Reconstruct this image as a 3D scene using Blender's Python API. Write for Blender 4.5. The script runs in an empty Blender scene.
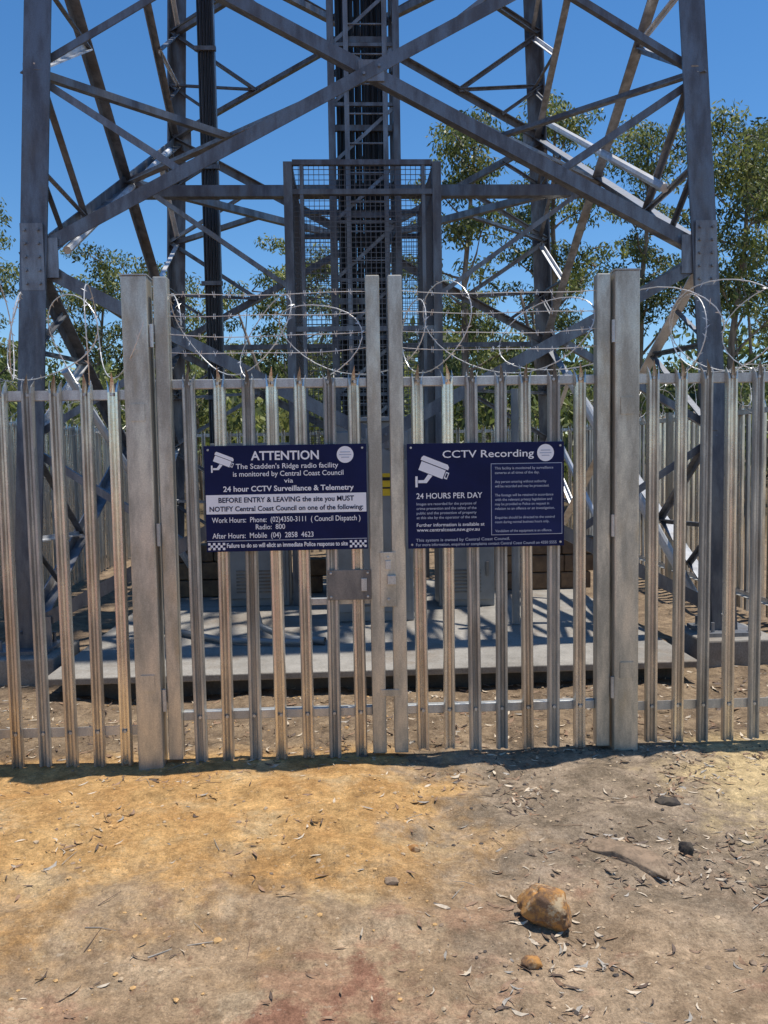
import bpy, math, random
import numpy as np
from mathutils import Vector, Matrix, noise as mn
random.seed(7); np.random.seed(7)
S=bpy.context.scene
COL=S.collection
# ---------------------------------------------------------------- helpers
class MB:
    def __init__(s): s.v=[]; s.f=[]; s.m=[]
    def add(s,vs,fs,mi=0):
        o=len(s.v); s.v.extend([tuple(v) for v in vs])
        for f in fs: s.f.append([i+o for i in f]); s.m.append(mi)
    def box(s,c,d,mi=0,M=None):
        c=Vector(c); vs=[]
        for z in(-.5,.5):
            for x,y in((-.5,-.5),(.5,-.5),(.5,.5),(-.5,.5)):
                p=Vector((x*d[0],y*d[1],z*d[2]))
                if M is not None: p=M@p
                vs.append(c+p)
        s.add(vs,[(3,2,1,0),(4,5,6,7),(0,1,5,4),(1,2,6,5),(2,3,7,6),(3,0,4,7)],mi)
    def beam(s,a,b,prof,hint=(0,0,1),mi=0,off=(0,0)):
        a=Vector(a);b=Vector(b);d=(b-a)
        if d.length<1e-5: return
        d.normalize();h=Vector(hint);x=h-d*h.dot(d)
        if x.length<1e-3: x=Vector((1,0,0)) if abs(d.x)<.9 else Vector((0,1,0)); x=x-d*x.dot(d)
        x.normalize();y=d.cross(x);n=len(prof)
        vs=[a+x*(u+off[0])+y*(w+off[1]) for u,w in prof]+[b+x*(u+off[0])+y*(w+off[1]) for u,w in prof]
        s.add(vs,[[i,(i+1)%n,n+(i+1)%n,n+i] for i in range(n)]+[list(range(n))[::-1],list(range(n,2*n))],mi)
    def tube(s,a,b,r,n=8,mi=0,r2=None):
        a=Vector(a);b=Vector(b);d=(b-a).normalized()
        x=Vector((0,0,1)) if abs(d.z)<.9 else Vector((1,0,0)); x=(x-d*x.dot(d)).normalized(); y=d.cross(x)
        r2=r if r2 is None else r2
        vs=[];
        for p,rr in((a,r),(b,r2)):
            for i in range(n):
                t=2*math.pi*i/n; vs.append(p+x*math.cos(t)*rr+y*math.sin(t)*rr)
        s.add(vs,[[i,(i+1)%n,n+(i+1)%n,n+i] for i in range(n)]+[list(range(n))[::-1],list(range(n,2*n))],mi)
    def path(s,pts,rs,n=6,mi=0):
        vs=[];L=len(pts);pts=[Vector(p) for p in pts]
        up=Vector((.13,.21,1)).normalized()
        for k,p in enumerate(pts):
            d=(pts[min(k+1,L-1)]-pts[max(k-1,0)]).normalized()
            x=up-d*up.dot(d)
            if x.length<.05: x=Vector((1,0,0))-d*d.x
            x.normalize();y=d.cross(x);r=rs[k] if hasattr(rs,'__len__') else rs
            for i in range(n):
                t=2*math.pi*i/n; vs.append(p+x*math.cos(t)*r+y*math.sin(t)*r)
        fs=[[k*n+i,k*n+(i+1)%n,(k+1)*n+(i+1)%n,(k+1)*n+i] for k in range(L-1) for i in range(n)]
        s.add(vs,fs,mi)
    def build(s,name,mats,parent=None,smooth=False,bevel=0):
        me=bpy.data.meshes.new(name); me.from_pydata(s.v,[],s.f)
        for m in mats: me.materials.append(m)
        me.polygons.foreach_set('material_index',s.m)
        if smooth: me.polygons.foreach_set('use_smooth',[True]*len(s.f))
        me.update(); ob=bpy.data.objects.new(name,me); COL.objects.link(ob)
        if parent: ob.parent=parent
        if bevel:
            b=ob.modifiers.new('b','BEVEL'); b.width=bevel; b.segments=2; b.limit_method='ANGLE'
        return ob
def group(name):
    e=bpy.data.objects.new(name,None); COL.objects.link(e); e.empty_display_size=.2; return e
def L(w,t): return [(-w/2,0),(w/2,0),(w/2,t),(-w/2+t,t),(-w/2+t,w),(-w/2,w)]
def R(w,h): return [(-w/2,-h/2),(w/2,-h/2),(w/2,h/2),(-w/2,h/2)]
# ---------------------------------------------------------------- materials
class NT:
    def __init__(s,name):
        s.m=bpy.data.materials.new(name); s.m.use_nodes=True; s.t=s.m.node_tree
        s.b=s.t.nodes['Principled BSDF']; s.pos=s.n('ShaderNodeNewGeometry').outputs['Position']
    def n(s,ty,**k):
        x=s.t.nodes.new(ty)
        for a,v in k.items(): setattr(x,a,v)
        return x
    def set(s,inp,v):
        if isinstance(v,bpy.types.NodeSocket): s.t.links.new(v,inp)
        elif v is not None: inp.default_value=v
    def noise(s,scale,detail=4,rough=.55,vec=None,stretch=None,dist=0):
        n=s.n('ShaderNodeTexNoise'); v=vec or s.pos
        if stretch:
            mp=s.n('ShaderNodeMapping'); s.t.links.new(v,mp.inputs[0]); mp.inputs['Scale'].default_value=stretch; v=mp.outputs[0]
        s.t.links.new(v,n.inputs['Vector']); n.inputs['Scale'].default_value=scale
        n.inputs['Detail'].default_value=detail; n.inputs['Roughness'].default_value=rough; n.inputs['Distortion'].default_value=dist
        return n.outputs['Fac']
    def mr(s,v,a,b,c=0.,d=1.,smooth=True):
        n=s.n('ShaderNodeMapRange'); n.interpolation_type='SMOOTHSTEP' if smooth else 'LINEAR'
        s.set(n.inputs[0],v)
        for i,x in enumerate((a,b,c,d)): n.inputs[i+1].default_value=x
        return n.outputs[0]
    def math(s,op,a,b=None):
        n=s.n('ShaderNodeMath',operation=op); s.set(n.inputs[0],a); s.set(n.inputs[1],b); return n.outputs[0]
    def mix(s,f,a,b,mode='MIX'):
        n=s.n('ShaderNodeMix',data_type='RGBA',blend_type=mode); s.set(n.inputs[0],f)
        for i,x in((6,a),(7,b)):
            if isinstance(x,(tuple,list)): x=(*x,1) if len(x)==3 else x
            s.set(n.inputs[i],x)
        return n.outputs[2]
    def scale(s,c,f):
        cb=s.n('ShaderNodeCombineXYZ')
        for i in range(3): s.set(cb.inputs[i],f)
        return s.mix(1.0,c,cb.outputs[0],'MULTIPLY')
    def bump(s,h,st=.3,d=.01):
        n=s.n('ShaderNodeBump'); n.inputs['Strength'].default_value=st; n.inputs['Distance'].default_value=d
        s.t.links.new(h,n.inputs['Height']); s.t.links.new(n.outputs[0],s.b.inputs['Normal'])
    def out(s,color=None,rough=None,metal=None,spec=None):
        if color is not None:
            if isinstance(color,tuple): color=(*color,1)
            s.set(s.b.inputs['Base Color'],color)
        s.set(s.b.inputs['Roughness'],rough); s.set(s.b.inputs['Metallic'],metal); s.set(s.b.inputs['Specular IOR Level'],spec); return s.m
def steel(name,c1,c2,stain,metal,r0,r1,stn=.5,vstretch=(1,1,.25)):
    t=NT(name); a=t.noise(9,6,.65,stretch=vstretch); f=t.mr(a,.35,.65)
    c=t.mix(f,c1,c2); b=t.noise(3.2,5,.7,stretch=(1,1,.35)); c=t.mix(t.mr(b,.5,.72,0,stn),c,stain)
    sp=t.noise(160,2,.5); c=t.scale(c,t.mr(sp,.3,.7,.86,1.12,False))
    t.bump(t.noise(45,4,.6),.12,.003)
    return t.out(c,t.mr(a,.3,.7,r0,r1),metal)
M_pale=steel('galvanised_pale',(.78,.74,.66),(.52,.48,.42),(.44,.34,.23),.8,.2,.4,.5)
M_pale2=steel('galvanised_pale_dull',(.56,.55,.51),(.36,.35,.32),(.34,.27,.18),.65,.32,.55,.5)
M_pale3=steel('galvanised_pale_bright',(.88,.85,.78),(.64,.60,.53),(.5,.40,.28),.85,.16,.34,.4)
PALES=[M_pale,None,M_pale2,M_pale3]
M_post=steel('galvanised_post',(.66,.62,.53),(.40,.375,.31),(.50,.40,.26),.6,.32,.55,.7)
M_rail=steel('galvanised_rail',(.62,.62,.60),(.45,.45,.43),(.38,.31,.21),.6,.35,.55,.4)
PALES[1]=M_rail
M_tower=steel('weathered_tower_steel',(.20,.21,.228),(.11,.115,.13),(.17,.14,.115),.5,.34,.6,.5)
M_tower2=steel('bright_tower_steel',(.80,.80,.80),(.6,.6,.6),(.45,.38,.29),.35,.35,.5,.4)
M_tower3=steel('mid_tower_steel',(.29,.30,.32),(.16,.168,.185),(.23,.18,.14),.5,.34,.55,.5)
M_wire=NT('razor_wire_steel').out((.66,.64,.61),.4,.4)
M_mesh=NT('mesh_steel').out((.15,.15,.16),.5,.5)
t=NT('black_cable'); M_cable=t.out((.018,.018,.02),.45,0)
t=NT('cabinet_paint'); n=t.noise(4,5); M_cab=t.out(t.mix(t.mr(n,.3,.7),(.30,.31,.31),(.22,.225,.22)),.45,.1)
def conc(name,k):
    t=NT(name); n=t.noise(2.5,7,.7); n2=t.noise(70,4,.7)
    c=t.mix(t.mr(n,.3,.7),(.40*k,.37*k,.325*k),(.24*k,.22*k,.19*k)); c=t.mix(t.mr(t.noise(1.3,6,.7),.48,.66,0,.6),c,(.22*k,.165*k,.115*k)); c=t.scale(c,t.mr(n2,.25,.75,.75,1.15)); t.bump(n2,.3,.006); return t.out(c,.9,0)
M_conc=conc('concrete',.92); M_concd=conc('shade_toned_concrete',.35)  # second tone has the shade of the slab front put into its colour
t=NT('brown_block'); n=t.noise(7,6,.7); c=t.mix(t.mr(n,.3,.7),(.26,.165,.09),(.13,.08,.05)); t.bump(t.noise(30,5,.7),.5,.01); M_brown=t.out(c,.9,0)
def plain(name,c,r=.5,var=.12,sc=6,metal=0,spec=None):
    t=NT(name); n=t.noise(sc,5,.65); return t.out(t.scale((*c,1),t.mr(n,.3,.7,1-var,1+var)),r,metal,spec)
M_navy=plain('navy_sign_face',(.008,.013,.066),.45,.15,5,spec=.15)
M_navy2=plain('navy_print',(.008,.013,.06),.5,spec=.15)
M_box=plain('print_panel',(.014,.022,.09),.5,spec=.15)
M_white=plain('white_print',(.90,.90,.92),.5,.03)
M_grey=plain('pale_print',(.48,.52,.62),.4,.05)
M_yel=plain('yellow_label',(.85,.55,.03),.4)
M_plate=steel('lock_plate_steel',(.26,.24,.215),(.14,.13,.12),(.30,.17,.09),.4,.45,.7,.8)
# ground
t=NT('sandy_ground')
sep=t.n('ShaderNodeSeparateXYZ'); t.t.links.new(t.pos,sep.inputs[0]); X,Y=sep.outputs[0],sep.outputs[1]
n1=t.noise(1.1,5,.6); nn=t.math('SUBTRACT',n1,.5); n2=t.noise(3.1,7,.7); nn2=t.math('SUBTRACT',n2,.5)
n3=t.noise(9,7,.75); nn3=t.math('SUBTRACT',n3,.5)
def addn(a,*ks):
    for n,k in ks: a=t.math('ADD',a,t.math('MULTIPLY',n,k))
    return a
fx=addn(X,(nn,1.9),(nn2,1.2),(nn3,.7)); fy=addn(Y,(nn,1.5),(nn2,1.6),(nn3,.8))
tan_=t.mix(t.mr(n2,.38,.62),(.52,.37,.235),(.36,.25,.155))
tan_=t.mix(t.mr(t.noise(1.7,6,.7,stretch=(1,1.6,1)),.50,.62,0,.7),tan_,(.40,.22,.145))
tan_=t.mix(t.mr(t.noise(2.6,6,.7,stretch=(1,1.3,1)),.54,.64,0,.6),tan_,(.58,.44,.29))
# reddish weathered sandstone shelf, near left
tan_=t.mix(t.math('MULTIPLY',t.mr(fx,.1,-.35),t.mr(fy,2.45,2.2)),tan_,(.36,.175,.12))
grey=t.mix(t.mr(n2,.38,.62),(.42,.32,.225),(.27,.205,.14))
orange=t.mix(t.mr(n2,.38,.64),(.66,.40,.165),(.54,.30,.115))
orange=t.mix(t.mr(t.noise(2.3,6,.7),.50,.66,0,.65),orange,(.68,.50,.28))
c=t.mix(t.mr(fy,3.3,2.5),grey,tan_)
c=t.mix(t.math('MULTIPLY',t.mr(fx,.45,-.05),t.mr(fy,2.6,3.4,.12,1)),c,orange)
c=t.mix(t.math('MULTIPLY',t.mr(fx,1.3,1.9),t.mr(fy,3.3,3.9)),c,(.66,.49,.26))
c=t.mix(t.mr(fx,2.9,3.6,0,.6),c,tan_)
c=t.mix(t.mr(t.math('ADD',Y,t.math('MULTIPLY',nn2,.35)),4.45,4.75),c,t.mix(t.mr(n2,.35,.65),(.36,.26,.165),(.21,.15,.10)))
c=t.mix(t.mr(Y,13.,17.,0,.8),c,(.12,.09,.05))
c=t.scale(c,t.mr(n3,.3,.7,.70,1.22))
c=t.scale(c,t.mr(t.noise(33,6,.8),.28,.72,.70,1.24))
c=t.scale(c,t.mr(t.noise(120,4,.8),.28,.72,.72,1.22))
sp=t.noise(55,3,.6); c=t.mix(t.mr(sp,.62,.69,0,.6),c,(.15,.105,.07))
sp=t.noise(38,3,.6,vec=None,stretch=(1,1.3,1)); c=t.mix(t.mr(sp,.64,.71,0,.4),c,(.64,.52,.38))
h=addn(t.noise(7,9,.78),(t.noise(28,7,.8),.45),(t.noise(90,4,.7),.18)); t.bump(h,.75,.034)
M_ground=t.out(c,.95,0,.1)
def rockmat(name,a,b,cc):
    t=NT(name); n=t.noise(22,6,.7); c=t.mix(t.mr(n,.38,.6),a,b); c=t.mix(t.mr(t.noise(13,5,.7),.52,.64),c,cc)
    t.bump(t.noise(60,5,.7),.6,.006); return t.out(c,.9,0)
M_rock=rockmat('sandstone_rock',(.46,.22,.06),(.18,.10,.055),(.52,.38,.22))
M_rockd=rockmat('dark_rock',(.05,.04,.035),(.09,.07,.05),(.03,.027,.025))
M_rockb=rockmat('brown_rock',(.31,.215,.14),(.20,.14,.09),(.36,.26,.17))
M_l=[plain('dry_leaf_pale',(.54,.44,.32),.7,.3,20),plain('dry_leaf_brown',(.26,.155,.09),.7,.3,20),plain('dry_leaf_grey',(.34,.30,.25),.7,.3,20),plain('dry_leaf_dark',(.10,.065,.045),.7,.3,20)]
M_g=[plain('pebble_tan',(.46,.34,.215),.9,.3,30),plain('pebble_brown',(.27,.19,.125),.9,.3,30),plain('pebble_dark',(.07,.055,.045),.9,.3,30),plain('clod_orange',(.55,.33,.135),.95,.3,30)]
def leafmat(name,c):
    t=NT(name); n=t.noise(1.1,3,.6); col=t.scale((*c,1),t.mr(n,.3,.7,.7,1.35)); t.out(col,.5,0)
    tr=t.n('ShaderNodeBsdfTranslucent'); t.t.links.new(t.scale(col,1.3),tr.inputs[0])
    mx=t.n('ShaderNodeMixShader'); mx.inputs[0].default_value=.38
    t.t.links.new(t.b.outputs[0],mx.inputs[1]); t.t.links.new(tr.outputs[0],mx.inputs[2])
    t.t.links.new(mx.outputs[0],t.t.nodes['Material Output'].inputs[0]); return t.m
M_leaf=[leafmat('gum_leaf',(.13,.16,.042)),leafmat('gum_leaf_light',(.26,.275,.085)),leafmat('gum_leaf_dark',(.045,.065,.024))]
t=NT('gum_bark'); n=t.noise(5,6,.7,stretch=(1,1,.2)); M_bark=t.out(t.mix(t.mr(n,.35,.65),(.34,.28,.22),(.10,.075,.055)),.9,0)
# ---------------------------------------------------------------- camera
cam=bpy.data.cameras.new('camera'); co=bpy.data.objects.new('camera',cam); COL.objects.link(co); S.camera=co
cam.sensor_fit='VERTICAL'; cam.sensor_height=36; cam.sensor_width=27; cam.lens=828/1024*36; cam.clip_end=2000; cam.clip_start=.05
ya,pi_,ro=math.radians(2.5),math.radians(-4.0),math.radians(.95)
F=Vector((math.sin(ya)*math.cos(pi_),math.cos(ya)*math.cos(pi_),math.sin(pi_)))
Rt=F.cross(Vector((0,0,1))).normalized(); U=Rt.cross(F)
U2=U*math.cos(ro)+Rt*math.sin(ro); R2=F.cross(U2)
Mx=Matrix((R2,U2,-F)).transposed().to_4x4(); Mx.translation=Vector((-.2,0,1.66)); co.matrix_world=Mx
# ---------------------------------------------------------------- light
el=math.radians(76); az=math.radians(76)
w=bpy.data.worlds.new('World'); S.world=w; w.use_nodes=True
sk=w.node_tree.nodes.new('ShaderNodeTexSky'); sk.sky_type='NISHITA'; sk.sun_disc=False; sk.sun_elevation=el; sk.sun_rotation=az
sk.altitude=0; sk.air_density=1.0; sk.dust_density=.1; sk.ozone_density=5.0
hs=w.node_tree.nodes.new('ShaderNodeHueSaturation'); hs.inputs['Saturation'].default_value=1.22; w.node_tree.links.new(sk.outputs[0],hs.inputs['Color'])
bg=w.node_tree.nodes['Background']; bg.inputs[1].default_value=.14; w.node_tree.links.new(hs.outputs[0],bg.inputs[0])
sd=Vector((math.sin(az)*math.cos(el),math.cos(az)*math.cos(el),math.sin(el)))
sl=bpy.data.lights.new('sun','SUN'); sl.energy=5.0; sl.angle=math.radians(.5); sl.color=(1,.955,.88)
so=bpy.data.objects.new('sun',sl); COL.objects.link(so); so.rotation_euler=sd.to_track_quat('Z','Y').to_euler(); so.location=(5,-5,30)
S.view_settings.view_transform='Standard'; S.view_settings.look='None'; S.view_settings.exposure=0
# ---------------------------------------------------------------- ground
def sstep(a,b,x):
    t=max(0,min(1,(x-a)/(b-a))); return t*t*(3-2*t)
def gh(x,y):
    r=math.hypot(x,y-4); k=1 if r<14 else max(0,1-(r-14)/20)
    z=.026*mn.noise(Vector((x*.9,y*.9,1)))+.026*mn.noise(Vector((x*3.1,y*3.1,5)))
    if r<9:
        z+=.016*mn.noise(Vector((x*9,y*9,2)))+.008*mn.noise(Vector((x*23,y*23,3)))
        z-=.03*max(0,.25-abs(mn.noise(Vector((x*1.6,y*2.6,6)))))*2
    z+=.06*sstep(.5,-.1,x+.5*mn.noise(Vector((x*1.3,y*1.3,9))))*sstep(4.4,3.8,y)*sstep(2.4,3.4,y)
    z*=k
    if abs(y-4.5)<.3: z*= .35+.65*abs(y-4.5)/.3
    return z-.01
NN=235; b_=7.0; a_=300/math.sinh(b_)
us=[a_*math.sinh(b_*i/NN) for i in range(-NN,NN+1)]
n_=len(us); vs=[]
for yy in us:
    for xx in us:
        x,y=xx+.2,yy+3.2; vs.append((x,y,gh(x,y)))
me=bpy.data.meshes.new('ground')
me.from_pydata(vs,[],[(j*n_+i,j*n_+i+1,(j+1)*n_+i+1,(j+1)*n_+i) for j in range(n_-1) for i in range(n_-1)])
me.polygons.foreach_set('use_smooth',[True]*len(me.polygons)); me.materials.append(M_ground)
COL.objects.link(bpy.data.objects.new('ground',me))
# rocks
import bmesh
def rock(name,x,y,s,mat,sink=.25,seed=0,sub=4,rot=0):
    bm=bmesh.new(); bmesh.ops.create_icosphere(bm,subdivisions=sub,radius=1)
    o=Vector((seed*3.7,seed*1.3,seed))
    for v in bm.verts:
        p=v.co.copy(); q=p+o
        d=1+.34*mn.noise(q*1.1)+.16*mn.noise(q*2.6)+.08*mn.noise(q*6)+.04*mn.noise(q*14)
        p=p*d
        for pl in (Vector((.5,-.6,.6)),Vector((-.7,-.3,.5)),Vector((.1,.3,.95)),Vector((.2,-.9,.1)),Vector((.9,.1,.2))):
            pn=pl.normalized(); k=p.dot(pn)
            if k>.74: p-=pn*(k-.74)*.85
        v.co=Vector((p.x*s[0],p.y*s[1],p.z*s[2]))
    me=bpy.data.meshes.new(name); bm.to_mesh(me); bm.free(); me.materials.append(mat)
    me.polygons.foreach_set('use_smooth',[True]*len(me.polygons))
    ob=bpy.data.objects.new(name,me); COL.objects.link(ob); ob.location=(x,y,gh(x,y)+s[2]*(1-sink*2)); ob.rotation_euler=(0,0,rot)
rock('rock',.475,2.80,(.098,.072,.078),M_rock,.12,1,5,-.5)
rock('rock',.37,2.56,(.036,.028,.022),M_rock,.2,5)
rock('rock',1.18,3.28,(.032,.028,.036),M_rockd,.2,3)
rock('rock',.93,3.25,(.20,.075,.04),M_rockb,.46,4,5,-.9)
rock('rock',1.28,3.72,(.06,.035,.022),M_rockd,.35,8,4,-.2)
rock('rock',.05,3.35,(.028,.02,.016),M_rock,.25,11)
rock('rock',-.06,3.05,(.03,.02,.014),M_rockb,.25,12)
# pebbles
bm=bmesh.new(); bmesh.ops.create_icosphere(bm,subdivisions=1,radius=1); icv=[v.co.copy() for v in bm.verts]; icf=[[v.index for v in f.verts] for f in bm.faces]; bm.free()
mb=MB()
def dens(x,y):
    d=.22+.78*sstep(-.3,.6,x)
    if y>4.5: d=.6
    d*=.3+1.4*max(0,mn.noise(Vector((x*1.8,y*1.8,4)))+.35)
    return d
k=0
while k<7000:
    x=random.uniform(-2.6,2.9); y=random.uniform(1.9,5.7)
    if random.random()>dens(x,y)+.2: continue
    k+=1; s=.002+.009*random.random()**5
    if random.random()<.012: s*=2
    zz=gh(x,y)+s*.1; sc=(s*random.uniform(.8,1.4),s*random.uniform(.8,1.4),s*random.uniform(.5,.8))
    M=Matrix.Rotation(random.uniform(0,6.28),3,'Z')
    mb.add([Vector((x,y,zz))+M@Vector((p.x*sc[0]*random.uniform(.75,1.25),p.y*sc[1]*random.uniform(.75,1.25),p.z*sc[2]*random.uniform(.7,1.2))) for p in icv],icf,random.choice((0,0,1,1,2) if x>.1 else (0,3,3,3,1)))
mb.build('gravel',M_g)
# leaf litter
mb=MB()
def litter(x,y,scale=1,wk=1):
    l=random.uniform(.012,.065)*scale; wd=l*random.uniform(.12,.26)*wk; a=random.uniform(0,6.28)
    u=Vector((math.cos(a),math.sin(a),0)); v=Vector((-math.sin(a),math.cos(a),0)); z=gh(x,y)+.004
    c=Vector((x,y,z)); cv=random.uniform(-.25,.25)*l; li=random.uniform(.0,.2)*l; tw=random.uniform(-.35,.35)*wd
    ts=[-.5,-.2,.15,.5]; ws=[.08,1,.85,.03]; vs=[]
    for tt,ww in zip(ts,ws):
        p=c+u*l*tt+v*cv*(1-4*tt*tt)+Vector((0,0,li*4*tt*tt*random.uniform(.5,1)))
        vs+= [p-v*wd*.5*ww+Vector((0,0,tw)),p+v*wd*.5*ww-Vector((0,0,tw*.6))]
    mb.add(vs,[(0,1,3,2),(2,3,5,4),(4,5,7,6)],random.choice((0,0,1,1,1,2,3,3)))
k=0
while k<2300:
    x=random.uniform(-2.6,2.9); y=random.uniform(1.9,4.5)
    cl=max(0,mn.noise(Vector((x*2.6,y*2.6,14)))+.25)*2.2
    if random.random()>dens(x,y)*cl*(.65+.6*sstep(3.4,4.3,y)): continue
    k+=1; litter(x,y)
for k in range(110): litter(random.uniform(-2.4,2.8),random.uniform(2,4.4),1.3,.7)
for k in range(2600): litter(random.uniform(-4,4),random.uniform(4.55,6.6),1.3)
def twig(x,y,a,l,r):
    z=gh(x,y)+r*2; p=Vector((x,y,z));q=p+Vector((math.cos(a)*l,math.sin(a)*l,0)); q.z=gh(q.x,q.y)+r*2
    mdl=(p+q)/2+Vector((random.uniform(-.08,.08)*l,random.uniform(-.08,.08)*l,.003))
    mb.path([p,p.lerp(mdl,.5),mdl,q],[r,r*.95,r*.85,r*.5],6,random.choice((1,2,3)))
for k in range(120): twig(random.uniform(-2.4,2.8),random.uniform(2,5.6),random.uniform(0,6.28),random.uniform(.04,.14),.0016)
twig(.84,3.45,-1.15,.42,.006); twig(1.5,3.0,-2.6,.3,.004); twig(-.9,2.7,.3,.22,.003)
mb.build('leaf_litter',M_l)
# ---------------------------------------------------------------- fence
PW=[(-.034,.016),(-.031,.0),(-.026,-.011),(-.015,-.012),(-.008,.006),(0,.010),(.008,.006),(.015,-.012),(.026,-.011),(.031,0),(.034,.016)]
TH=.003
def pale(mb,x,y,z0,z1,T=None):
    n=len(PW); lv=[z0,z0+(z1-z0)*.5,z1-.11]; vs=[]
    lean=random.uniform(-.005,.005); tw=random.uniform(-.25,.25)
    for k,z in enumerate(lv):
        for off in(0,TH):
            for (u,w) in PW: vs.append((x+u+lean*(z-z0),y+w+off+u*tw,z))
    fs=[]
    for k in range(2):
        a=k*2*n;b=a+2*n
        for i in range(n-1):
            fs.append((a+i,a+i+1,b+i+1,b+i)); fs.append((a+n+i+1,a+n+i,b+n+i,b+n+i+1))
        fs.append((a,b,b+n,a+n)); fs.append((a+n-1,a+2*n-1,b+2*n-1,b+n-1))
    base=4*n
    def prong(i0,i1,tx,ty,tz):
        cx=sum(PW[i][0] for i in range(i0,i1+1))/(i1-i0+1)
        r=[]
        for off in (0,TH):
            for i in range(i0,i1+1):
                u,w=PW[i]; u2=cx+tx*.35+(u-cx)*.62
                vs.append((x+u2+lean*(lv[2]-z0),y+w+off+ty*.4,lv[2]+(tz-lv[2])*.5)); r.append(len(vs)-1)
        vs.append((x+cx+tx,y+ty,tz)); tip=len(vs)-1
        m=i1-i0+1
        for q in range(m-1):
            fs.append((base+i0+q,base+i0+q+1,r[q+1],r[q])); fs.append((base+n+i0+q+1,base+n+i0+q,r[m+q],r[m+q+1]))
            fs.append((r[q],r[q+1],tip)); fs.append((r[m+q+1],r[m+q],tip))
        fs.append((base+i0,r[0],r[m],base+n+i0)); fs.append((base+i1,base+n+i1,r[2*m-1],r[m-1]))
        fs.append((r[0],tip,r[m])); fs.append((r[m-1],r[2*m-1],tip))
    dz=random.uniform(-.006,.006)
    prong(0,3,-.006,.014,z1-.035+dz); prong(3,7,0,-.004,z1+dz); prong(7,10,.006,.014,z1-.035+dz)
    if T is not None: vs=[T@Vector(v) for v in vs]
    mb.add(vs,fs,random.choice((0,0,0,2,2,3)))
def bolt(mb,p,mi=1,r=.009,T=None):
    p=Vector(p); q=p+Vector((0,-.008,0))
    if T is not None: p=T@p;q=T@q
    mb.tube(p,q,r,8,mi)
def fence(name,x0,x1,T=None,zt=2.13,low=.2,top=2.02,step=.1465,start=0,posts=(),zb=.03):
    g=group(name); mb=MB(); x=x0+start
    while x<x1:
        pale(mb,x+random.uniform(-.003,.003),0,zb+random.uniform(-.008,.008),zt,T)
        for z in(low,top): bolt(mb,(x,.004,z),1,T=T)
        x+=step
    mb.build('pales',PALES,g)
    mb=MB(); I=T or Matrix()
    for z in(low,top):
        a=I@Vector((x0-.05,.02,z-.025));b=I@Vector((x1+.05,.02,z-.025))
        yd=(I.to_3x3()@Vector((0,1,0)))
        mb.box((a+b)/2+Vector((0,0,.025))+yd*.0015,((b-a).length,.005,.05),0,I.to_3x3())
        mb.box((a+b)/2+Vector((0,0,.0))+yd*.026,((b-a).length,.044,.005),0,I.to_3x3())
    mb.build('rails',[M_rail],g)
    mb=MB()
    for px in posts: mb.box(I@Vector((px,.105,1.05)),(.09,.05,2.1),0,I.to_3x3())
    if posts: mb.build('posts',[M_post],g)
    return g
FY=4.48
T0=Matrix.Translation((0,FY,0))
fence('palisade_fence',-3.75,-1.38,T0,2.12,.175,2.0,start=.116,posts=(-2.62,),zb=-.01)
fence('palisade_fence',1.42,3.75,T0,2.15,.225,2.05,start=.06,posts=(2.9,),zb=.02)
Tl=Matrix.Translation((-3.8,FY,0))@Matrix.Rotation(math.radians(90),4,'Z')
fence('palisade_fence',0.1,9.4,Tl,posts=(2.7,5.4,8.1))
Tr=Matrix.Translation((3.8,FY,0))@Matrix.Rotation(math.radians(90),4,'Z')
fence('palisade_fence',0.1,9.4,Tr,posts=(2.7,5.4,8.1))
Tb=Matrix.Translation((0,13.9,0))
fence('palisade_fence',-3.75,3.75,Tb,posts=(-2.4,0,2.4))
# posts
def post(name,x,y,w,z):
    g=group(name); mb=MB(); mb.box((x,y,z/2-.1),(w,w,z+.2)); mb.build('column',[M_post],g,bevel=.008)
    mb=MB(); mb.box((x,y,z+.003),(w+.006,w+.006,.006)); mb.build('cap',[M_rail],g)
    mb=MB()
    for zz in(.45,1.9):
        mb.box((x,y-w/2-.003,zz),(w*.55,.006,.09)); 
    mb.build('hinge_plates',[M_post],g)
post('gate_post',-1.293,4.5,.135,2.61); post('gate_post',1.318,4.5,.135,2.62)
# gates
def gate(xs0,xs1,px,name,side,zb):
    g=group(name); mb=MB()
    for x in(xs0,xs1):
        mb.box((x,4.505,1.31),(.075,.075,2.60))
    mb.build('stiles',[M_post],g,bevel=.006)
    mb=MB(); xa=min(xs0,xs1)+.0375; xb=max(xs0,xs1)-.0375
    for z,h in((.24,.05),(2.05,.05)):
        mb.box(((xa+xb)/2,4.53,z),(xb-xa,.045,h))
    mb.build('rails',[M_rail],g,bevel=.004)
    mb=MB()
    for x in px:
        pale(mb,x+random.uniform(-.003,.003),4.482,zb+random.uniform(-.008,.008),2.14)
        for z in(.24,2.05): bolt(mb,(x,4.486,z))
    mb.build('pales',PALES,g)
    mb=MB()
    hx=xs0 if side<0 else xs1
    for z in (.35,1.25,2.3):
        mb.tube((hx+side*.048,4.452,z-.06),(hx+side*.048,4.452,z+.06),.012,10)
    mb.build('hinges',[M_rail],g)
    return g
gl=gate(-1.165,-.048,[-1.028+.1465*i for i in range(7)],'palisade_gate',-1,-.01)
gr=gate(.072,1.2,[.195+.1465*i for i in range(7)],'palisade_gate',1,.015)
mb=MB()
mb.box((-.26,4.545,.855),(.36,.03,.035),1); mb.box((-.2,4.461,.955),(.235,.006,.165),0)
for u in(-.1,.1):
    for v in(-.065,.065): mb.tube((-.2+u,4.459,.955+v),(-.2+u,4.452,.955+v),.007,8,1)
mb.box((-.12,4.455,.955),(.03,.008,.07),1)
mb.build('lock_box',[M_plate,M_rail],gl,bevel=.002)
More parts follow.
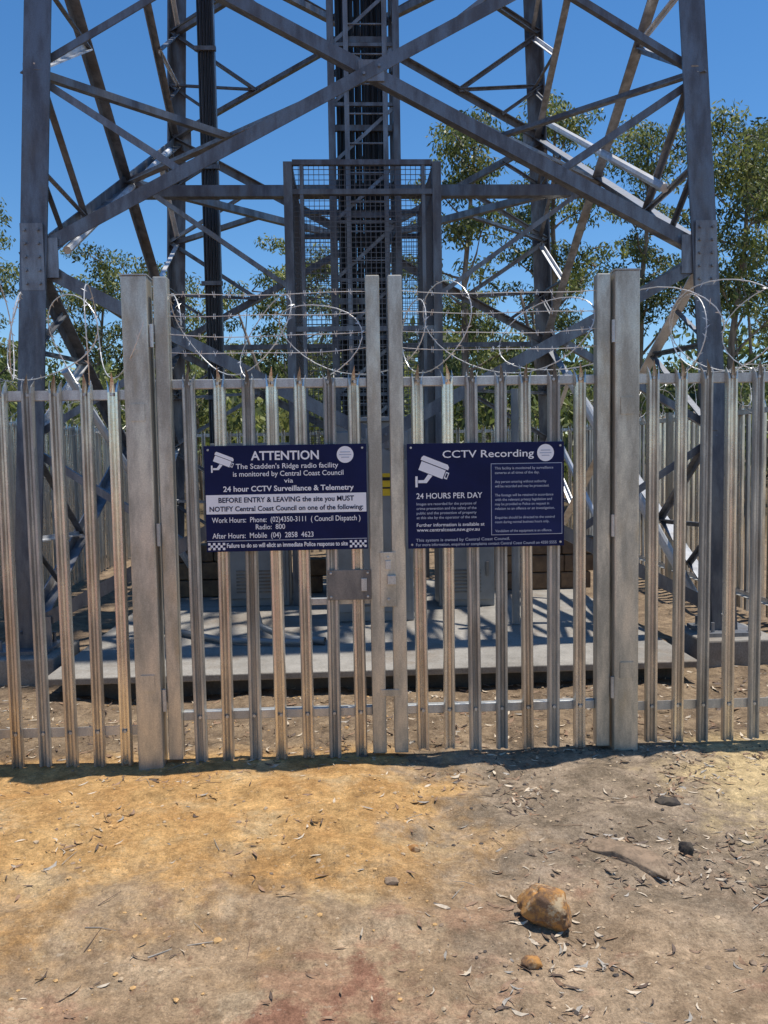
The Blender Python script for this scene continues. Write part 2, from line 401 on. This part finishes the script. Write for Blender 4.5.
mb=MB(); mb.box((.012,4.463,.98),(.085,.008,.30),0); mb.box((.012,4.455,1.06),(.03,.012,.05),1); mb.box((.03,4.445,.98),(.045,.022,.05),1)
for z in(.87,1.1): mb.tube((.012,4.459,z),(.012,4.45,z),.008,8,1)
mb.box((.012,4.47,.35),(.10,.012,.04),0)
mb.build('latch',[M_post,M_rail],gr,bevel=.002)
# ---------------------------------------------------------------- wires
g=group('barbed_wire'); mb=MB()
def strand(a,b,sag=.02,r=.0024):
    a=Vector(a);b=Vector(b);n=max(4,int((b-a).length/.08)); pts=[]; ph=random.random()*6
    for i in range(n+1):
        t=i/n; p=a.lerp(b,t); p.z-=sag*4*t*(1-t)-.004*math.sin(9*t+ph); p.y+=.004*math.sin(7*t+ph); pts.append(p)
    mb.path(pts,r,5)
    for i in range(1,n):
        p=pts[i]
        for s in(-1,1):
            d=Vector((random.uniform(-.5,.5),random.uniform(-.6,.6),random.choice((-1,1)))).normalized()*.017
            mb.tube(p-d+Vector((s*.004,0,0)),p+d+Vector((s*.004,0,0)),.0015,4)
for z in(2.22,2.31,2.41,2.52):
    strand((-1.13,4.5,z),(-.085,4.5,z+.01),random.uniform(.005,.02)); strand((.11,4.5,z+.01),(1.17,4.5,z+.01),random.uniform(.005,.02))
mb.build('strands',[M_wire],g)
def coil(name,pts_c,turns,r,seed,open_=.15):
    random.seed(seed); mb=MB(); a=Vector(pts_c[0]);b=Vector(pts_c[1]);ax=(b-a).normalized()
    y=Vector((0,0,1)); x=ax.cross(y); N=turns*28; P=[]
    for i in range(N+1):
        t=i/N; an=t*turns*2*math.pi; rr=r*(1+.13*math.sin(an*.37+seed)+.07*math.sin(an*1.7))
        c=a.lerp(b,t)+ax*.07*math.sin(an*.5+seed)+Vector((0,0,.04*math.sin(an*.23+seed*2)))
        P.append(c+x*math.cos(an)*rr+y*math.sin(an)*rr+ax*(open_*(1+.5*math.sin(an*.31+seed)))*math.cos(an+.4*math.sin(an*.5)))
    mb.path(P,.0032,5)
    for i in range(0,N):
        d=(P[i+1]-P[i]).normalized(); m=(P[i]+P[i+1])/2
        s=Vector((random.uniform(-1,1),random.uniform(-1,1),random.uniform(-1,1))); s=(s-d*s.dot(d)).normalized()
        w=d*.016
        mb.add([m-w*.5,m+w*.5,m+s*.02+w,m+s*.005],[(0,1,2,3)]); mb.add([m-w*.5,m+w*.5,m-s*.02-w,m-s*.005],[(0,1,2,3)])
    mb.build(name,[M_wire])
coil('razor_wire',((-3.7,4.66,2.26),(-1.4,4.62,2.34)),12,.25,1,.17)
coil('razor_wire',((1.45,4.62,2.32),(3.7,4.66,2.30)),10,.245,2,.2)
coil('razor_wire',((-1.15,4.70,2.32),(1.15,4.70,2.32)),6,.22,4,.22)
coil('razor_wire',((-3.8,4.9,2.25),(-3.8,13.8,2.25)),26,.22,5)
coil('razor_wire',((3.8,4.9,2.25),(3.8,13.8,2.25)),26,.22,6)
random.seed(21)
# ---------------------------------------------------------------- signs
def text_geo(s,bold):
    cu=bpy.data.curves.new('t','FONT'); cu.body=s; cu.resolution_u=3; cu.offset=.022 if bold else .008
    ob=bpy.data.objects.new('t',cu); COL.objects.link(ob); bpy.context.view_layer.update()
    me=bpy.data.meshes.new_from_object(ob.evaluated_get(bpy.context.evaluated_depsgraph_get()))
    vs=[(v.co.x,v.co.y) for v in me.vertices]; fs=[list(p.vertices) for p in me.polygons]
    bpy.data.objects.remove(ob); bpy.data.curves.remove(cu); bpy.data.meshes.remove(me); return vs,fs
class Sign:
    def __init__(s,name,w,h,cx,cz,y):
        s.g=group(name); s.cx,s.cz,s.y,s.w,s.h=cx,cz,y,w,h; s.mb=MB()
        s.kx=w/160. ; s.kz=h/105.
    def P(s,u,v,lay=1):
        return (s.cx-s.w/2+u*s.kx, s.y-.002-.0012*lay, s.cz+s.h/2-v*s.kz)
    def text(s,t,u0,u1,v,cap,mi,bold=False,lay=2):
        vs,fs=text_geo(t,bold); xs=[a for a,b in vs]; mnx,mxx=min(xs),max(xs); k=(u1-u0)/(mxx-mnx)
        s.mb.add([s.P(u0+(a-mnx)*k,v-b*cap/.7,lay) for a,b in vs],fs,mi)
    def poly(s,pts,mi,lay=1): s.mb.add([s.P(u,v,lay) for u,v in pts],[list(range(len(pts)))],mi)
    def rect(s,a,b,c,d,mi,lay=1): s.poly([(a,b),(c,b),(c,d),(a,d)],mi,lay)
    def disc(s,u,v,r,mi,lay=1): s.poly([(u+r*math.cos(i*math.pi/16),v+r*math.sin(i*math.pi/16)) for i in range(32)],mi,lay)
    def camera(s,u,v,k,lay=1):
        def q(pts,mi=0,l=lay): s.poly([(u+a*k,v+b*k) for a,b in pts],mi,l)
        ca,sa=math.cos(.38),math.sin(.38)
        def r(pts): return [(a*ca-b*sa,a*sa+b*ca) for a,b in pts]
        q(r([(-11,-5),(-10,-6.5),(8,-6.5),(9.5,-5),(9.5,-3),(-11,-3)]),0)
        q(r([(-10,-2.4),(8,-2.4),(8,4),(-10,4)]),0); q(r([(8.6,-1.6),(11,-1.6),(11,3.2),(8.6,3.2)]),0)
        q(r([(9.2,-.8),(10.4,-.8),(10.4,2.3),(9.2,2.3)]),1,lay+1)
        q([(-4,3.2),(-1,4.2),(-5,9.2),(-11,9.2),(-11,7.2),(-7,7.2)],0,lay+.4); q([(-13,4.5),(-11.4,4.5),(-11.4,12),(-13,12)],0,lay+.5)
    def done(s):
        b=MB(); b.box((s.cx,s.y,s.cz),(s.w,.004,s.h)); b.build('panel',[M_navy],s.g,bevel=.001)
        b=MB()
        for u,v in((4,4),(156,4),(4,101),(156,101)): b.tube(s.P(u,v,0),s.P(u,v,5),.006,10)
        b.box((s.cx,s.y+.011,s.cz+.18),(s.w*.96,.016,.03)); b.box((s.cx,s.y+.011,s.cz-.18),(s.w*.96,.016,.03))
        b.build('fixings',[M_rail],s.g)
        s.mb.build('printing',[M_white,M_navy2,M_grey,M_box],s.g)
s=Sign('warning_sign',.862,.566,-.527,1.435,4.445)
s.camera(19,15,.95)
s.text('ATTENTION',46,113,14.5,8.6,0,True)
s.text("The Scadden's Ridge radio facility",31,132,23,5.0,0)
s.text('is monitored by Central Coast Council',28,137,30.5,5.0,0)
s.text('via',78,87,37.3,4.4,0)
s.text('24 hour CCTV Surveillance & Telemetry',18,147,45.3,5.2,0,True)
s.disc(139,10.5,8.3,0); 
for i,(a,b) in enumerate(((134,144),(133,145),(135,143))): s.rect(a,7.5+i*2.6,b,8.5+i*2.6,2,2)
s.rect(.8,48.5,159.2,67.5,0)
s.text('BEFORE ENTRY & LEAVING the site you MUST',13,147,56.2,4.9,1,True)
s.text('NOTIFY Central Coast Council on one of the following:',4,156,64.8,4.8,1,True)
s.text('Work Hours:  Phone:  (02)4350-3111  ( Council Dispatch )',6,153,76,5.2,0)
s.text('Radio:  800',49,78,83.2,5.0,0)
s.text('After Hours:  Mobile  (04)  2858  4623',6,106,91.6,5.2,0)
s.rect(0.8,94,159.2,94.6,2)
s.text('Failure to do so will elicit an immediate Police response to site',20,140,101,4.3,0,True)
for i in range(7):
    for j in range(3):
        if (i+j)%2==0:
            for b0 in(1.5,142): s.rect(b0+i*2.4,96+j*2.4,b0+i*2.4+2.4,98.4+j*2.4,0)
s.done()
s=Sign('cctv_sign',.852,.566,.548,1.43,4.445)
s.camera(27,26,1.45)
s.text('CCTV Recording',36,129,14.5,7.2,0)
s.disc(141,11,8.6,0)
for i,(a,b) in enumerate(((136,146),(135,147),(137,145))): s.rect(a,8+i*2.6,b,9+i*2.6,2,2)
s.text('24 HOURS PER DAY',9,76,55,5.6,0)
for i,tt in enumerate(('Images are recorded for the purpose of','crime prevention and the safety of the','public and the protection of property','at this site by the operator of the site')):
    s.text(tt,9,70,61.5+i*4.6,2.6,2)
s.text('Further information is available at',9,78,83,3.4,0); s.text('www.centralcoast.nsw.gov.au',9,73,88,3.4,0)
s.rect(85,21,158,93,2,1); s.rect(85.6,21.6,157.4,92.4,3,2)
lines=['This facility is monitored by surveillance','cameras at all times of the day.','','Any person entering without authority','will be recorded and may be prosecuted.','','The footage will be retained in accordance','with the relevant privacy legislation and','may be provided to Police on request in','relation to an offence or an investigation.','','Enquiries should be directed to the control','room during normal business hours only.','','Vandalism of the equipment is an offence.']
for i,tt in enumerate(lines):
    if tt: s.text(tt,89,89+64*len(tt)/45,27+i*4.5,2.5,2,False,3)
s.text('This system is owned by Central Coast Council.',8,104,98,2.9,2); s.text('For more information, enquiries or complaints contact Central Coast Council on 4350 5555',8,152,102.6,2.8,2)
s.done()
# ---------------------------------------------------------------- tower
CX,CY=.05,9.25
def half(z): return 2.85-.045*z
def cor(sx,sy,z): return Vector((CX+sx*half(z),CY+sy*half(z),z))
g=group('lattice_tower')
leg=MB(); br=MB(); gp=MB()
ZT=25.7
wl,tl=.2,.02
for sx in(-1,1):
    for sy in(-1,1):
        p0,p1=cor(sx,sy,.2),cor(sx,sy,ZT)
        for ax in(Vector((-sx,0,0)),Vector((0,-sy,0))):
            a=p0+ax*wl/2; b=p1+ax*wl/2; 
            if ax.x: leg.beam(a,b,R(wl,tl),ax,0)
            else: leg.beam(a+Vector((0,-sy*tl*.6,0)),b+Vector((0,-sy*tl*.6,0)),R(wl-tl,tl),ax,0)
        leg.box(p0+Vector((-sx*.08,-sy*.08,.0)),(.42,.42,.03),1)
        for bx in(-.15,.15):
            for by in(-.15,.15): leg.tube(p0+Vector((-sx*.08+bx,-sy*.08+by,.01)),p0+Vector((-sx*.08+bx,-sy*.08+by,.09)),.015,8,1)
        for z in(3.2,6.0,8.8):
            q=cor(sx,sy,z); leg.box(q+Vector((-sx*wl/2,sy*.018,0)),(.17,.012,.5),1)
            for k in range(5):
                for u in(-.05,.05): leg.tube(q+Vector((-sx*wl/2+u,sy*.02,-.2+k*.1)),q+Vector((-sx*wl/2+u,sy*.042,-.2+k*.1)),.012,6,1)
leg.build('legs',[M_tower,M_tower3],g)
levels=[.3,3.2,6.0,8.7,11.3,13.8,16.2,18.6,21,23.4,25.7]
faces=[((-1,-1),(1,-1),Vector((0,-1,0))),((1,-1),(1,1),Vector((1,0,0))),((1,1),(-1,1),Vector((0,1,0))),((-1,1),(-1,-1),Vector((-1,0,0)))]
for fi,(c0,c1,nrm) in enumerate(faces):
    for k in range(len(levels)-1):
        z0,z1=levels[k],levels[k+1]; big=.10 if k<2 else .085
        A,B=cor(*c0,z0),cor(*c1,z0); C,D=cor(*c0,z1),cor(*c1,z1)
        inn=-nrm
        def mem(p,q,wd,mi,push):
            d=(q-p).normalized(); inp=d.cross(nrm)
            br.beam(p+inn*push,q+inn*push,L(wd,.012),inp,mi)
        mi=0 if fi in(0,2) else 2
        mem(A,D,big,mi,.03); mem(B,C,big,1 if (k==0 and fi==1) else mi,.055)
        wa,wb=(B-A).length,(D-C).length; s_=wa/(wa+wb); Xc=A.lerp(D,s_)
        zm=Xc.z; LA,LB=cor(*c0,zm),cor(*c1,zm)
        sec=.055
        rr=lambda:1 if (fi in(1,3) and random.random()<.4) else (2 if random.random()<.4 else 0)
        for (st,leg_) in((A,LA),(C,LA),(B,LB),(D,LB)):
            qd=st.lerp(Xc,.46); mem(leg_,qd,sec,rr(),.08)
            e=st.lerp(leg_,.5); qe=st.lerp(Xc,.23)
            if fi!=0: mem(e,qd,.04,rr(),.09); mem(e,qe,.04,0,.1)
        gp.box(Xc+inn*.045,(.2,.02,.16) if abs(nrm.y)>0 else (.02,.2,.16))
        if abs(nrm.y)>0:
            for (u,v) in((-.06,-.03),(.06,.03)):
                gp.tube(Xc+Vector((u,0,v))+nrm*-.03,Xc+Vector((u,0,v))+nrm*-.01,.012,6)
        for q,sgn in ((A,1),(B,-1)):
            tdir=(B-A).normalized()*sgn
            ctr=q+tdir*.22+inn*.017
            gp.box(ctr,(.12,.010,.3) if abs(nrm.y)>0 else (.010,.12,.3))
for k in range(len(levels)-1):
    z0,z1=levels[k],levels[k+1]; h0,h1=half(z0),half(z1); zm=z0+(z1-z0)*h0/(h0+h1); hm=half(zm)-.12
    if k==0: continue
    P=[Vector((CX,CY-hm,zm)),Vector((CX+hm,CY,zm)),Vector((CX,CY+hm,zm)),Vector((CX-hm,CY,zm))]
    for i in range(4): br.beam(P[i],P[(i+1)%4],L(.08,.01),(0,0,1),2)
    for i in range(4):
        m=(P[i]+P[(i+1)%4])/2; sx=1 if m.x>CX else -1; sy=1 if m.y>CY else -1
        br.beam(m,cor(sx,sy,zm),L(.06,.01),(0,0,1),0)
    br.beam(P[1]+Vector((0,0,-.1)),P[3]+Vector((0,0,-.1)),L(.12,.012),(0,0,1),0)
    br.beam(P[1],Vector((CX+.8,CY,zm-1.2)),L(.05,.008),(0,1,0),2); br.beam(P[3],Vector((CX-.8,CY,zm-1.2)),L(.05,.008),(0,1,0),2)
for z in(3.2,):
    br.beam(cor(-1,1,z),cor(1,1,z),L(.08,.01),(0,0,1),0); br.beam(cor(-1,-1,z)+Vector((.1,.1,0)),cor(-1,1,z),L(.08,.01),(0,0,1),2); br.beam(cor(1,-1,z)+Vector((-.1,.1,0)),cor(1,1,z),L(.08,.01),(0,0,1),2)
br.tube(cor(-1,-1,3.4)+Vector((.15,.6,0)),cor(-1,1,5.6)+Vector((.15,-.8,0)),.035,8,1)
br.tube(cor(1,-1,3.9)+Vector((-.15,.6,0)),cor(1,1,5.9)+Vector((-.15,-.9,0)),.04,8,1)
br.tube((2.80,6.95,.35),(1.75,7.3,2.35),.042,10,1)
br.tube((2.55,8.0,.35),(1.95,8.6,1.9),.03,8,1)
br.tube(cor(-1,-1,2.4)+Vector((.15,.6,0)),cor(-1,-1,.5)+Vector((.9,2.4,0)),.035,8,1)
br.build('bracing',[M_tower,M_tower2,M_tower3],g); gp.build('gusset_plates',[M_tower3],g)
# feeder riser
mb=MB(); 
mb.beam((-1.82,10.6,.16),(-1.82,10.6,18.6),R(.2,.12),(1,0,0),0); 
for k in range(5): mb.tube((-1.9+k*.04,10.5,.2),(-1.9+k*.04,10.5,18.6),.014,6,1)
for z in np.arange(1,18,1.4): mb.box((-1.82,10.49,z),(.26,.05,.05),2)
mb.build('cable_riser',[M_tower3,M_cable,M_tower],g)
# central column
mb=MB(); hw=.34
for sx in(-1,1):
    for sy in(-1,1): mb.beam((CX+sx*hw,CY+sy*hw,.16),(CX+sx*hw,CY+sy*hw,ZT),R(.07,.07),(1,0,0),0)
z=.5
while z<ZT-.6:
    for sy in(-1,1):
        mb.box((CX,CY+sy*hw,z),(2*hw,.03,.035),0)
        mb.beam((CX-hw,CY+sy*hw+.01,z),(CX+hw,CY+sy*hw+.01,z+.6),R(.035,.012),(0,0,1),2)
        mb.box((CX+sy*hw,CY,z),(.03,2*hw,.035),0)
        mb.beam((CX+sy*hw,CY-hw,z),(CX+sy*hw,CY+hw,z+.6),R(.035,.012),(0,0,1),0)
    z+=.6
xs=[-.27,-.235,-.2,-.15,-.115,-.075,-.04,.0,.04,.075,.1,.135,.17,.2,.24]
for i,x in enumerate(xs): 
    mb.tube((CX+x,CY-.2+.03*(i%2),.2),(CX+x,CY-.2+.03*(i%2),ZT),.018,8,1); 
for i,x in enumerate(xs[::2]): mb.tube((CX+x,CY+.15,.2),(CX+x,CY+.15,ZT),.02,8,1)
for sx in(-.18,.22): mb.beam((CX+sx,CY-.36,1.2),(CX+sx,CY-.36,ZT),R(.05,.02),(1,0,0),2)
z=1.3
while z<ZT: mb.tube((CX-.18,CY-.36,z),(CX+.22,CY-.36,z),.010,6,2); z+=.3
for z in np.arange(1.5,18.5,.9): mb.box((CX-.01,CY-.235,z),(.62,.03,.06),0)
mb.build('cable_ladder',[M_tower,M_cable,M_tower3],g)
# mesh cage
mb=MB(); x0,x1,y0,y1,za,zb=CX-.77,CX+.68,8.3,9.95,1.1,4.5
for x in(x0,x1):
    for y in(y0,y1): mb.beam((x,y,.16),(x,y,zb),R(.085,.085),(1,0,0),0)
for z in(za,2.9,zb,4.22):
    for y in(y0,y1): mb.box(((x0+x1)/2,y,z),(x1-x0-.086,.05,.05),0)
    for x in(x0,x1): mb.box((x,(y0+y1)/2,z),(.05,y1-y0-.086,.05),0)
mb.box((CX+.55,y0,(za+zb)/2),(.035,.035,zb-za),0); mb.box((CX-.64,y0,(za+zb)/2),(.035,.035,zb-za),0)
sp=.05
for y in(y0+.035,y1-.035):
    x=x0
    while x<x1: mb.box((x,y,(za+zb)/2),(.0055,.0055,zb-za),1); x+=sp
    z=za
    while z<zb: mb.box(((x0+x1)/2,y+.006,z),(x1-x0,.0055,.0055),1); z+=sp
for x in(x0+.035,x1-.035):
    y=y0
    while y<y1: mb.box((x,y,(za+zb)/2),(.0055,.0055,zb-za),1); y+=sp
    z=za
    while z<zb: mb.box((x+.006,(y0+y1)/2,z),(.0055,y1-y0,.0055),1); z+=sp
mb.build('mesh_cage',[M_tower,M_mesh],g)
# footings
for sx in(-1,1):
    for sy in(-1,1):
        q=cor(sx,sy,0); mb=MB(); mb.box((q.x-sx*.08,q.y-sy*.08,.03),(.62,.62,.31)); mb.build('concrete_footing',[M_conc],None,bevel=.015)
# slab: thin top course overhanging a recessed base, shaped and darkened to give shade
g=group('concrete_slab')
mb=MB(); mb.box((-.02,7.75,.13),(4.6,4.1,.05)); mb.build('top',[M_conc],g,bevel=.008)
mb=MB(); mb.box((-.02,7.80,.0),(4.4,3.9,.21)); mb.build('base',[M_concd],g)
# equipment
def cabinet(x,y,w,d,z0,z1,label=False):
    g=group('equipment_cabinet'); mb=MB(); mb.box((x,y,(z0+z1)/2),(w,d,z1-z0)); mb.build('body',[M_cab],g,bevel=.01)
    mb=MB(); mb.box((x,y-d/2-.008,(z0+z1)/2),(w*.9,.016,(z1-z0)*.9)); mb.box((x,y,z1+.02),(w+.08,d+.08,.04)); mb.build('door_and_roof',[M_cab],g,bevel=.005)
    mb=MB()
    for k in range(7): mb.box((x,y-d/2-.02,z0+.15+k*.035),(w*.5,.008,.014),0)
    mb.box((x+w*.36,y-d/2-.025,(z0+z1)/2-.3),(.025,.025,.14),0); mb.build('vents_and_handle',[M_plate],g)
    if label:
        mb=MB(); mb.box((x+.12,y-d/2-.019,1.39),(.17,.004,.2),0); mb.box((x+.12,y-d/2-.022,1.44),(.12,.003,.03),1); mb.box((x+.12,y-d/2-.022,1.36),(.12,.003,.015),1); mb.build('hazard_label',[M_yel,M_cable],g)
cabinet(.02,7.6,.72,.45,.156,1.95,True)
cabinet(.95,8.2,.55,.4,.156,1.5)
cabinet(-1.15,8.5,.7,.45,.156,1.75)
def blocks(x0,x1,y,rows):
    mb=MB()
    for r in range(rows):
        x=x0+(r%2)*.1
        while x<x1:
            w=random.uniform(.3,.42); mb.box((x+w/2,y+random.uniform(-.01,.01),.16+r*.19+.09),(w-.01,.22,.18)); x+=w
    mb.build('block_wall',[M_brown],None,bevel=.012)
blocks(1.3,2.3,9.0,3); blocks(-2.3,-1.5,9.0,3); blocks(-.9,-.5,9.1,2)
mb=MB()
mb.path([(-1.0,6.9,1.6),(-1.0,6.9,.5),(-.95,6.85,.25),(-.7,6.6,.19),(-.4,6.5,.19)],.03,10); mb.path([(-1.9,7.2,.19),(-1.2,6.6,.19),(-.5,6.45,.19)],.024,10)
mb.path([(1.25,7.1,2.2),(1.25,7.1,.16)],.035,10); mb.path([(-1.75,7.1,2.3),(-1.75,7.1,.16)],.045,10)
mb.build('conduit_pipe',[M_cab],None,True)
# ---------------------------------------------------------------- vegetation
def leaves(V,Fc,Mi,c,n,rad,ll,lw,mw):
    c=np.array(c); D=np.random.normal(0,1,(n,3)); D/=np.maximum(1,np.linalg.norm(D,axis=1)/1.7)[:,None]
    P=c+D*np.array(rad)
    d=np.random.normal(0,1,(n,3)); d[:,2]=-np.abs(d[:,2])-.3; d/=np.linalg.norm(d,axis=1)[:,None]
    s=np.cross(d,np.random.normal(0,1,(n,3))); s/=np.linalg.norm(s,axis=1)[:,None]
    l=(ll*np.random.uniform(.6,1.3,n))[:,None]; w_=(lw*np.random.uniform(.7,1.3,n))[:,None]
    a=P; b=P+d*l*.5+s*w_*.5; e=P+d*l; f=P+d*l*.5-s*w_*.5
    o=sum(x.shape[0] for x in V); V.append(np.stack([a,b,e,f],1).reshape(-1,3))
    Fc.append((np.arange(n*4).reshape(-1,4)+o)); Mi.append(np.random.choice(3,n,p=mw))
def leafobj(name,V,Fc,Mi,parent=None):
    me=bpy.data.meshes.new(name); me.from_pydata(np.concatenate(V).tolist(),[],np.concatenate(Fc).tolist())
    for m in M_leaf: me.materials.append(m)
    me.polygons.foreach_set('material_index',np.concatenate(Mi).astype(int).tolist()); me.update()
    ob=bpy.data.objects.new(name,me); COL.objects.link(ob); ob.parent=parent; return ob
def mw():
    return random.choice([(.5,.4,.1),(.6,.2,.2),(.35,.6,.05),(.4,.05,.55)])
def tree(x,y,h,cb,spread,nl=13,lean=0.,dn=130,sc=1.):
    g=group('eucalyptus_tree'); mb=MB(); V,Fc,Mi=[],[],[]
    n=9; pts=[];rs=[]; wx,wy=random.uniform(-.3,.3),random.uniform(-.3,.3); r0=h*.0125
    for i in range(n):
        t=i/(n-1); pts.append(Vector((x+lean*t+wx*math.sin(t*4)+random.uniform(-.08,.08),y+wy*math.sin(t*5),-.1+t*h*.93))); rs.append(r0*(1-.85*t)+.01)
    mb.path(pts,rs,8)
    for k in range(nl):
        t=cb+(1-cb)*(k+random.random())/nl; idx=t*(n-1); i=min(int(idx),n-2); p=pts[i].lerp(pts[i+1],idx-i)
        a=k*2.4+random.uniform(-.6,.6); ln=spread*(1.15-.65*t)*random.uniform(.5,1.4)
        up=random.uniform(.3,1.3); q=p.copy(); lp=[q.copy()]; dirv=Vector((math.cos(a),math.sin(a),up)).normalized()
        for j in range(4):
            dirv=(dirv+Vector((random.uniform(-.25,.25),random.uniform(-.25,.25),random.uniform(-.1,.2)))).normalized(); q=q+dirv*ln/4; lp.append(q.copy())
        mb.path(lp,[r0*.42*(1-t*.5)*(1-.2*j) for j in range(5)],6)
        for j in(2,3,4):
            if j==2 and random.random()<.5: continue
            for m in range(2 if j>2 else 1):
                c=lp[j]+Vector((random.gauss(0,.3),random.gauss(0,.3),random.gauss(.1,.2)))
                mb.path([lp[j],(lp[j]+c)/2+Vector((0,0,.05)),c],[.022,.015,.006],5)
                rr=random.uniform(.13,.27)*sc; leaves(V,Fc,Mi,c,int(dn*(rr/.22)**1.7),(rr*1.25,rr*1.25,rr*.65),.15,.052,mw())
    for m in range(4):
        c=pts[-1]+Vector((random.gauss(0,.3),random.gauss(0,.3),random.gauss(0,.35))); leaves(V,Fc,Mi,c,dn,(.22,.22,.18),.15,.052,mw())
    mb.build('trunk_and_limbs',[M_bark],g,True); leafobj('foliage',V,Fc,Mi,g)
tree(3.0,21,10.4,.38,1.8,15)
tree(5.6,23,11.3,.42,1.9,16)
tree(4.4,29,7.4,.3,2.4,13)
tree(8.5,24,11.2,.42,1.8,15)
tree(9.7,20.5,9.7,.42,2.2,18,sc=1.1)
tree(12.5,24,11,.4,2.6,14)
tree(7.0,29,7.6,.3,2.2,12)
tree(-1.6,26,7.8,.35,2.3,15)
tree(.4,29,7.4,.3,2.3,13)
tree(-10.6,24,9.2,.4,2.3,15)
tree(-7.6,26,7.6,.3,2.4,15,sc=1.1)
tree(-13.5,22,8.5,.35,2.6,12)
tree(-4.9,25,6.8,.3,2.4,13)
V,Fc,Mi=[],[],[]
for k in range(330):
    y=random.uniform(17,32); x=random.uniform(-.95,.95)*(y*.72+3); zt=3.0+(y-17)*.15+1.2*mn.noise(Vector((x*.35,y*.2,3)))
    z=random.uniform(.2,1)**.6*zt; rr=random.uniform(.3,.6); leaves(V,Fc,Mi,(x,y,z),110,(rr,rr,rr*.6),.26,.09,mw())
leafobj('bushland_undergrowth',V,Fc,Mi)
V,Fc,Mi=[],[],[]
for k in range(520):
    y=random.uniform(34,62); x=random.uniform(-1,1)*(y*.8+6); zt=6.0+(y-34)*.07+3.2*mn.noise(Vector((x*.15,y*.1,7)))+random.uniform(-.4,.8)
    z=random.uniform(.02,1)**.7*zt; rr=random.uniform(.7,1.3); leaves(V,Fc,Mi,(x,y,z),110,(rr,rr,rr*.55),.6,.26,random.choice([(.5,.2,.3),(.4,.1,.5),(.5,.4,.1)]))
g=group('distant_trees'); leafobj('foliage',V,Fc,Mi,g)
mb=MB()
for k in range(70):
    y=random.uniform(19,45); x=random.uniform(-1,1)*(y*.7+3); h=random.uniform(4,7); r=random.uniform(.04,.11)
    mb.path([(x,y,-.1),(x+random.uniform(-.3,.3),y,h*.5),(x+random.uniform(-.6,.6),y,h)],[r,r*.7,r*.25],6)
mb.build('trunks',[M_bark],g,True)
print('done')
